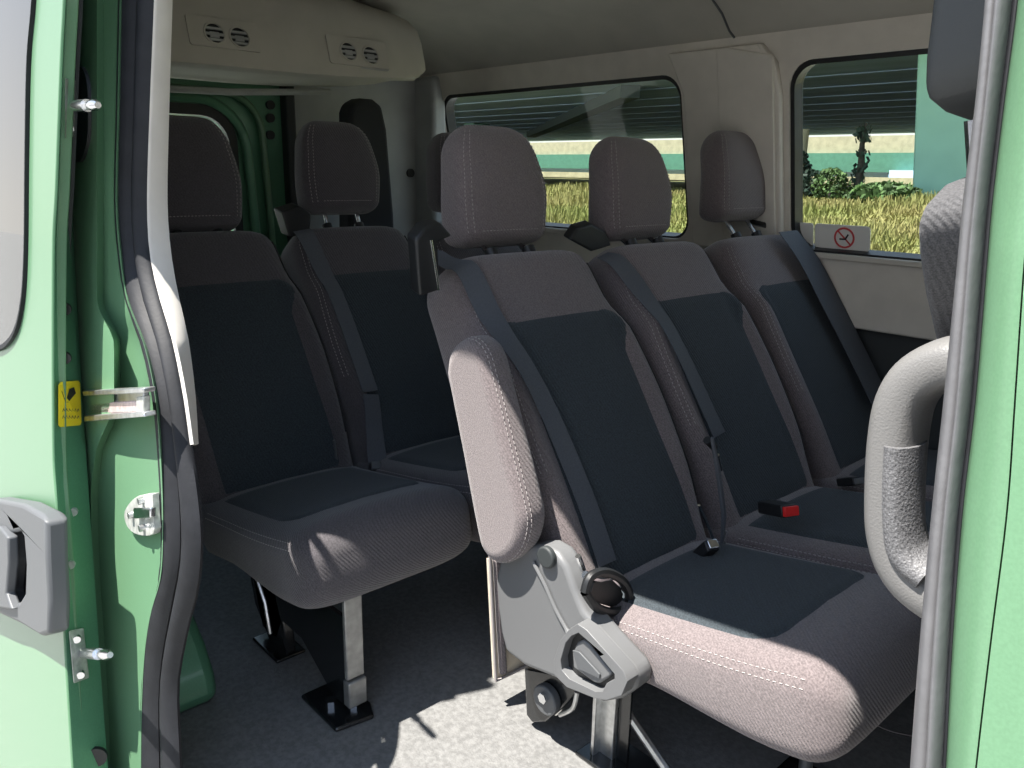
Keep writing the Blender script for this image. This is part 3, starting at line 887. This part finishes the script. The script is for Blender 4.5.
fill2d('window_pane', wh, [], o0+Vector((0, .010, 0)), dx_, dz_, .005, tint_m, sd)
MBl = MB()
rings = []
for a, b in zip(ea, eb):
    pa, pb = near(a[0], a[1], OFF), near(b[0], b[1], OFF+.068)
    pa2, pb2 = pa+Vector((0, .001, 0)), pb
    rings.append([pa2, pa2.lerp(pb2, .3)+Vector((.001, 0, 0)), pa2.lerp(pb2, .8)+Vector((.002, 0, 0)), pb2, pb2+Vector((-.06, .003, 0)), pa2+Vector((-.06, .02, 0))])
edge = MBl.loft(rings).build('door_edge', dgreen, sd, angle=40)
# handle
hp = [(-30, 500), (0, 497), (28, 502), (47, 512), (52, 520), (53, 560), (55, 600), (54, 632), (48, 634), (26, 622), (0, 610), (-30, 600)]
ho = [dp_(near(px, py, OFF-.03)) for px, py in hp]
hh = [dp_(near(px, py, OFF-.03)) for px, py in ((14, 532), (26, 529), (30, 536), (32, 560), (31, 590), (25, 600), (17, 602), (13, 590), (16, 560))]
o1 = o0+Vector((0, -.022, 0))
hdl = fill2d('door_handle', ho, [hh], o1, dx_, dz_, .036, greyd, sd, bevel=.008, smooth=True)
hb_ = [dp_(near(px, py, OFF-.02)) for px, py in ((8, 525), (34, 525), (36, 606), (8, 610))]
fill2d('handle_recess', hb_, [], o1+Vector((0, .012, 0)), dx_, dz_, .004, blk, hdl)
gr = [dp_(near(px, py, OFF-.04)) for px, py in ((-25, 522), (6, 524), (14, 534), (15, 560), (12, 590), (18, 606), (0, 604), (-25, 596))]
fill2d('grip', gr, [], o1+Vector((0, -.020, 0)), dx_, dz_, .02, greyd, hdl, bevel=.006, smooth=True)
def edge_pt(px, py, lift=.003):
    a = lerp_poly(EA, [py])[0]; b = lerp_poly(EB, [py])[0]
    pa, pb = near(a[0], a[1], OFF)+Vector((0, .003, 0)), near(b[0], b[1], OFF+.068)
    t = (px-a[0])/(b[0]-a[0]); n = (pb-pa).normalized().cross(Vector((0, .115, 1))).normalized()
    if n.x < 0: n = -n
    return pa.lerp(pb, t)+n*lift
# guide pins with their plates on the door edge
def guide(py, plate, pin, par):
    pl = [edge_pt(px, p_, .005) for px, p_ in plate]
    o = MB().prism(pl, (.006, -.002, 0)).build('pin_plate', zinc, par, bevel=.002)
    a = edge_pt(*pin[0], .010); b = at(pin[1][0], pin[1][1], y=a.y-.012)
    MB().tube([a, a.lerp(b, .6)], .010, 10).build('guide_pin', chrome, o)
    MB().tube([a.lerp(b, .55), a.lerp(b, .75), a.lerp(b, .9), b], [.006, .008, .009, .005], 10).build('pin_tip', chrome, o)
    c0 = pl[0].lerp(pl[1], .5); c1 = pl[2].lerp(pl[3], .5)
    for t in (.15, .85):
        MB().cyl(c0.lerp(c1, t)+Vector((.009, -.003, 0)), (1, -.3, 0), .007, .008, 12).build('bolt', chrome, o)
guide(104, [(60, 78), (71, 80), (71, 136), (60, 138)], [(64, 105), (98, 105)], sd)
guide(653, [(65, 630), (80, 627), (86, 676), (70, 682)], [(78, 652), (110, 655)], sd)
for px, py in ((58, 309), (58, 358)):
    MB().cyl(edge_pt(px+4, py, .001), (1, -.5, 0), .012, .008, 16).build('edge_hole', blk, sd)
for px, py in ((72, 512), (69, 565)):
    MB().cyl(edge_pt(px, py, .0), (1, -.5, 0), .008, .008, 8).build('edge_screw', zinc, sd)
MB().cyl(edge_pt(95, 757, .0), (1, -.5, 0), .02, .008, 20).build('rubber_plug', blk, sd)
# yellow warning label on the door edge
lbp = [(55, 385), (57, 382), (76, 380.5), (78, 383), (79.5, 422), (78, 425), (57, 427), (55, 425)]
lab = MB().prism([edge_pt(px, py, .003) for px, py in lbp], (.0012, -.0006, 0)).build('warning_label', yellow, None, smooth=False)
tag(lab, 'small yellow warning sticker on the edge of the green sliding door', 'sticker')
MB().prism([edge_pt(px, py, .0052) for px, py in ((62, 399), (65, 401), (72, 393), (70, 387), (65, 389))], (.0006, -.0003, 0)).build('arrow_symbol', ink, lab, smooth=False)
mb = MB()
mb.tube([edge_pt(57, 391, .0052), edge_pt(61, 402, .0052), edge_pt(64, 402, .0052)], .0006, 5)
for row in (410, 417):
    for k in range(6):
        x0 = 58+k*3.1; mb.tube([edge_pt(x0, row+1.5, .0052), edge_pt(x0+1.0, row-1.5, .0052), edge_pt(x0+2.0, row+1, .0052)], .0005, 4)
mb.build('lettering', ink, lab)

# latch rail bracket and striker on the jamb
rb_ = empty('rail_bracket', near(115, 418, -.02), 'silver metal rail bracket fixed in the middle of the green doorway pillar', 'bracket')
def jprism(name, poly, off, dep, m, par, bev=.002): return MB().prism([near(px, py, off) for px, py in poly], (0, dep, 0)).build(name, m, par, bevel=bev)
jprism('rail_plate', [(82, 391), (143, 389), (144, 416), (84, 421)], -.045, .01, steel, rb_)
jprism('rail_lip', [(82, 391), (143, 388), (143, 393), (83, 396)], -.062, .02, steel, rb_)
jprism('rail_lip', [(84, 416), (143, 412), (144, 417), (84, 422)], -.062, .02, steel, rb_)
jprism('rail_channel', [(88, 403), (136, 401), (137, 412), (88, 414)], -.050, .006, mat('worn_steel', (.62, .5, .49), .4, .5, noise=.2, nscale=90), rb_)
jprism('rail_stop', [(136, 397), (143, 396), (143, 413), (136, 413)], -.055, .012, zinc, rb_)
st = empty('striker_plate', near(140, 534, -.02), 'round-edged silver latch striker bolted below the rail bracket', 'latch striker')
sp_ = smooth_poly([(152, 494), (138, 496), (128, 505), (124, 515), (128, 528), (138, 535), (153, 534), (153, 515), (152, 494)], 3)
jprism('plate', sp_[:-1], -.036, .012, zinc, st, .001)
jprism('striker_bar', [(133, 508), (150, 508), (150, 518), (133, 519)], -.046, .010, chrome, st)
for px, py in ((131, 515), (147, 516), (141, 501), (142, 528)):
    MB().cyl(near(px, py, -.040), (0, 1, 0), .006, .01, 10).build('bolt', steel, st)

# ------------------------------------------------------------------ air vents on the duct box
def vent(corner, circles, lab):
    cx = sum(p[0] for p in corner)/4; cy = sum(p[1] for p in corner)/4
    n = Vector((1, 0, .30)).normalized(); pl = (Vector((BX, 0, 1.45)), n)
    c = at(cx, cy, plane=pl)
    hy = Vector((0, 1, 0)); hz = n.cross(hy).normalized()
    if hz.z < 0: hz = -hz
    P = lambda px, py: at(px, py, plane=pl)
    root = empty('air_vent_panel', c, lab, 'air vent', 'ceiling air vents')
    lc = lambda p: ((p-c).dot(hy), (p-c).dot(hz))
    pts = [lc(P(*q)) for q in corner]
    x0, x1 = min(p[0] for p in pts), max(p[0] for p in pts); y0 = (pts[2][1]+pts[3][1])/2; y1 = (pts[0][1]+pts[1][1])/2
    cs = [lc(P(*q)) for q in circles]; r = .031
    holes = [[(a+r*math.cos(t*math.pi/12), b+r*math.sin(t*math.pi/12)) for t in range(24)] for a, b in cs]
    fill2d('faceplate', rrect(x0, y0, x1, y1, .008, 4), holes, c+n*.001, hy, hz, .008, headl, root, bevel=.002)
    fill2d('faceplate_shadow_gap', rrect(x0-.004, y0-.004, x1+.004, y1+.004, .01, 4), [], c-n*.004, hy, hz, .002, wallgrey, root)
    for a, b in cs:
        cc = c+hy*a+hz*b+n*.006
        vo = MB().tube([cc+(hy*math.cos(t*math.pi/16)+hz*math.sin(t*math.pi/16))*(r+.001) for t in range(33)], .0035, 6, caps=False).build('vent', headl, root)
        mb = MB().cyl(cc-n*.0065, n, r, .003, 24); mb.build('vent_back', blk, vo)
        sl = MB()
        for k in (-.6, -.05, .5):
            hw_ = r*math.sqrt(1-k*k)*.98; sl.obox(cc+hz*(r*k)-n*.004, hy*hw_, hz*.0035, n*.004)
        sl.obox(cc+hz*(r*-.12)-n*.003, hy*.014, hz*.008, n*.003)
        sl.build('slats', wallgrey, vo)
vent([(192, 14), (256, 25), (254, 52), (190, 45)], [(214, 34), (239, 38)], 'pair of round air vents on the ceiling box closest to the sliding door')
vent([(336, 36), (384, 43), (379, 69), (330, 63)], [(348, 52), (370, 56)], 'pair of round air vents on the ceiling box farther from the sliding door')

# small hole cover on the far rear lining, tall dark headrest at the very back
hc = at(410, 173, x=RX+.062)
tag(MB().cyl(hc, (1, 0, 0), .020, .02, 16).build('trim_clip', blk), 'small round black clip on the pale rear side lining', 'clip')
tp = [(350, 112), (353, 103), (362, 98), (374, 99), (383, 106), (388, 130), (395, 215), (402, 460), (352, 460), (350, 215)]
tag(MB().prism([at(px, py, x=-2.95) for px, py in tp], (-.10, 0, 0)).build('folded_seat', mat('dark_cloth', (.022, .023, .026), .9), bevel=.02, seg=4), 'tall dark upright padded seat standing behind the rear bench', 'seat')

# stickers in the far window
def sticker(px0, py0, px1, py1):
    a, b = fp(px0, py0), fp(px1, py1); return a, b
a, b = fp(810, 231), fp(865, 258)
zz0, zz1 = .03, .03+.075
so = ORG+Vector((0, .043, 0))
st1 = fill2d('no_smoking_sticker', rrect(fp(808, 240)[0], zz0-.005, fp(864, 240)[0], zz1, .012, 4), [], so, ex, ey, .0015, white, None)
tag(st1, 'white window sticker with a red crossed-out circle sign', 'sticker')
cc = fp(838, 243); cz = .064
r = .034
ci = lambda q: [(cc[0]+q*math.cos(t*math.pi/20), cz+q*math.sin(t*math.pi/20)) for t in range(40)]
sf = so+Vector((0, -.002, 0))
fill2d('red_ring', ci(r), [ci(r*.82)], sf, ex, ey, .001, redink, st1)
dg_ = [(cc[0]-r*.66, cz+r*.58), (cc[0]-r*.56, cz+r*.68), (cc[0]+r*.66, cz-r*.58), (cc[0]+r*.56, cz-r*.68)]
fill2d('red_bar', dg_, [], sf, ex, ey, .001, redink, st1)
cg = [(cc[0]-r*.45, cz-r*.05), (cc[0]+r*.05, cz-r*.05), (cc[0]+r*.35, cz+r*.40), (cc[0]+r*.45, cz+r*.30), (cc[0]+r*.15, cz-r*.2), (cc[0]-r*.45, cz-r*.22)]
fill2d('symbol', cg, [], sf+Vector((0, -.0006, 0)), ex, ey, .001, ink, st1)
st2 = fill2d('blank_sticker', rrect(fp(786, 240)[0]+.02, zz0-.005, fp(807, 240)[0], zz1, .010, 4), [], so, ex, ey, .0015, white, None)
tag(st2, 'plain white window sticker next to the crossed-out circle sticker', 'sticker')
# thin thread lying on the floor under the front of the bench
th_ = [at(px, py, z=.004) for px, py in ((861, 708), (872, 722), (890, 731), (912, 736))]
tag(MB().tube(catmull(th_, 5), .0012, 5).build('loose_thread', stitch_m), 'thin pale loose thread on the dark floor in front of the armrest bench', 'thread')

# ------------------------------------------------------------------ outdoors
GZ = -.55
struct(MB().box((-40, -13, GZ), (30, -12.6, 2.6)).build('wall_sky_blocker', mat('sky_blocker_grey', (.30, .29, .30), .9, noise=.2, nscale=2, stretch=(3, 1, .2)), smooth=False))  # unseen wall added behind the camera to darken reflections and block low sky
struct(MB().add([(-60, -60, GZ), (40, -60, GZ), (40, 10, GZ), (-60, 10, GZ)], [(0, 1, 2, 3)]).build('ground', asphalt, smooth=False))
def gz(y):
    return GZ+1.05*sstep(8, 27, y)
rows = [[Vector((x, y, gz(y)-.02)) for x in range(-160, 61, 20)] for y in (8, 10, 13, 16, 19, 22, 25, 28, 31, 34, 40, 60, 110)]
struct(MB().grid(rows).build('field', soil, angle=180))
g = MB()
for i in range(34000):
    y = 11+16*random.random()**.8; ang = R(random.uniform(17, 50)); x = -math.tan(ang)*y
    h = random.uniform(.10, .36)*(1+.5*math.sin(x*.9)*math.sin(y*.7)); w = random.uniform(.012, .04); a = random.uniform(0, math.pi)
    d = Vector((math.cos(a), math.sin(a), 0))*w; b = Vector((x, y, gz(y)-.03)); tip = b+Vector((random.uniform(-.15, .15), random.uniform(-.15, .15), h))
    g.add([b-d, b+d, tip+d*.3, tip-d*.3], [(0, 1, 2, 3)])
o = g.build('meadow_grass', grassm, smooth=False); tag(o, 'tall yellow-green wild grass covering the field outside the windows', 'grass', kind='stuff')

def bush(name, c, r, h, m, label, n=700, group=None):
    mb = MB(); c = Vector(c)
    for i in range(n):
        t = random.uniform(0, 2*math.pi); z = random.random(); rr = r*math.sqrt(max(.03, 1-(2*z-.9)**2*.8))*random.uniform(.55, 1)
        p = c+Vector((rr*math.cos(t), rr*math.sin(t), z*h)); s_ = random.uniform(.07, .16)*max(.6, r)
        d1 = Vector((random.uniform(-1, 1), random.uniform(-1, 1), random.uniform(-1, 1))).normalized()*s_; d2 = d1.cross(Vector((random.uniform(-1, 1), random.uniform(-1, 1), random.uniform(-1, 1)))).normalized()*s_*.6
        mb.add([p-d1, p+d2, p+d1, p-d2], [(0, 1, 2, 3)])
    fo = empty(name, c, label, 'bush' if 'tree' not in name else 'tree', group)
    mb.build('foliage', m, fo, smooth=False)
    MB().tube([c, c+Vector((0, 0, h*.5)), c+Vector((.03, 0, h*.8))], [.06, .04, .02], 7).build('stem', bark, fo)
    return fo
def on_field(px, y): p = at(px, 190, y=y); return Vector((p.x, y, gz(y)-.02))
bush('cypress_tree', on_field(797, 26), .42, 1.6, leafd, 'slim dark evergreen in front of the pale concrete post', 900)
bush('shrub', on_field(810, 25.5), .42, 1.0, leafd, 'dark low shrub just right of the slim evergreen', 700)
bush('shrub', on_field(830, 25.6), .62, 1.05, leafm, 'round light green shrub beside the dark low shrub', 900)
bush('shrub', on_field(886, 25), 1.1, .62, leafm, 'wide low green shrub beside the thin dark trunk', 1500)
tr = empty('dead_tree', on_field(857, 26), 'thin dark tree trunk standing alone in the meadow', 'tree')
p0 = on_field(857, 26)
MB().tube([p0, p0+Vector((.03, 0, 1.2)), p0+Vector((-.02, 0, 1.8)), p0+Vector((.03, 0, 2.45))], [.13, .11, .08, .05], 9).build('trunk', bark, tr)
mb = MB()
for i in range(160):
    p = p0+Vector((random.uniform(-.22, .22), random.uniform(-.2, .2), random.choice((random.uniform(.1, 1.6), random.uniform(1.9, 2.3))))); s_ = .10
    d1 = Vector((random.uniform(-1, 1), random.uniform(-1, 1), random.uniform(-1, 1))).normalized()*s_; d2 = Vector((0, 0, s_*.7))
    mb.add([p-d1, p+d2, p+d1, p-d2], [(0, 1, 2, 3)])
mb.build('ivy', leafd, tr, smooth=False)
pp_ = on_field(797, 27); tag(MB().tube([pp_, pp_+Vector((0, 0, 2.35))], .2, 12).build('concrete_post', conc), 'short pale concrete post rising behind the slim evergreen', 'post')
# overpass above the meadow
DK = 5.65
od = empty('overpass', (-30, 52, 0), 'dark underside of the wide overpass stretching over the meadow', 'bridge')
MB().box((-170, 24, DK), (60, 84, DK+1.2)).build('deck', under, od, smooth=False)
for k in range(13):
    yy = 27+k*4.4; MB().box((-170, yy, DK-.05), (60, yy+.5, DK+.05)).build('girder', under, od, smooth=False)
dgm = MB()
p1, p2 = Vector((-70, 66, DK-.3)), Vector((-26, 32, DK-.3)); d = (p2-p1).normalized(); dgm.obox((p1+p2)/2, d*25, Vector((-d.y, d.x, 0))*.5, Vector((0, 0, .32)))
dgm.build('cross_beam', mat('beam_dark', (.12, .16, .18), .9), od, smooth=False)
pier = MB().prism([at(px, py, y=26) for px, py in ((917.5, 47), (911, 206), (1000, 206), (1000, 43))], (0, 2.5, 0)).build('pier', tealp, od, bevel=.08)
tag(pier, 'teal painted pier')
MB().box((-62, 50, -.5), (-60.5, 52, DK)).build('pier', tealp, od, bevel=.1)
# second bridge far behind: parapet, teal girder, rail
fb = empty('far_bridge', (-40, 95, 0), 'distant sunlit bridge with teal girder and cream parapet', 'bridge')
Z = lambda py: at(860, py, y=95).z
MB().box((-220, 95, Z(153)), (60, 99, Z(136))).build('parapet', conc, fb, smooth=False)
MB().box((-220, 94.6, Z(172)), (60, 98, Z(153))).build('girder', teal, fb, smooth=False)
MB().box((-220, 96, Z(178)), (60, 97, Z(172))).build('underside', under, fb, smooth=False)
MB().box((-220, 92, Z(184)), (60, 93, Z(177))).build('guard_rail', conc, fb, smooth=False)
MB().box((-220, 93.2, Z(200)), (60, 94, Z(184))).build('abutment', mat('abutment', (.25, .22, .18), .9), fb, smooth=False)
for k in range(8): MB().box((-150+k*22, 93, -2), (-147+k*22, 96, Z(170))).build('column', under, fb, smooth=False)

# ------------------------------------------------------------------ light, world, camera
sun = bpy.data.lights.new('sun', 'SUN'); sun.energy = 9.5; sun.angle = R(.53); sun.color = (1, .95, .88)
so_ = bpy.data.objects.new('sun', sun); COL.objects.link(so_)
so_.rotation_euler = Vector((.38, 1, -2.6)).to_track_quat('-Z', 'Y').to_euler()
w = bpy.data.worlds.new('world'); S.world = w; w.use_nodes = True
nt = w.node_tree; bg = nt.nodes['Background']
tc = nt.nodes.new('ShaderNodeTexCoord'); sx = nt.nodes.new('ShaderNodeSeparateXYZ'); nt.links.new(tc.outputs['Generated'], sx.inputs[0])
rp_ = nt.nodes.new('ShaderNodeValToRGB'); nt.links.new(sx.outputs['Z'], rp_.inputs[0])
rp_.color_ramp.elements[0].position = 0; rp_.color_ramp.elements[0].color = (.95, .93, .88, 1)
rp_.color_ramp.elements[1].position = .6; rp_.color_ramp.elements[1].color = (.50, .66, .95, 1)
nt.links.new(rp_.outputs[0], bg.inputs[0]); bg.inputs[1].default_value = .95

cam = bpy.data.cameras.new('camera'); co = bpy.data.objects.new('camera', cam); COL.objects.link(co)
cam.sensor_fit = 'HORIZONTAL'; cam.sensor_width = 36; cam.lens = 36*F/1024; cam.clip_start = .02; cam.clip_end = 500
co.matrix_world = Matrix(((rt.x, up.x, -fw.x, CAMP.x), (rt.y, up.y, -fw.y, CAMP.y), (rt.z, up.z, -fw.z, CAMP.z), (0, 0, 0, 1)))
S.camera = co
vs_ = S.view_settings; vs_.view_transform = 'Standard'; vs_.look = 'None'; vs_.gamma = 1; vs_.use_curve_mapping = False; vs_.exposure = .75
S.cycles.max_bounces = 10; S.cycles.diffuse_bounces = 6; S.cycles.transparent_max_bounces = 12
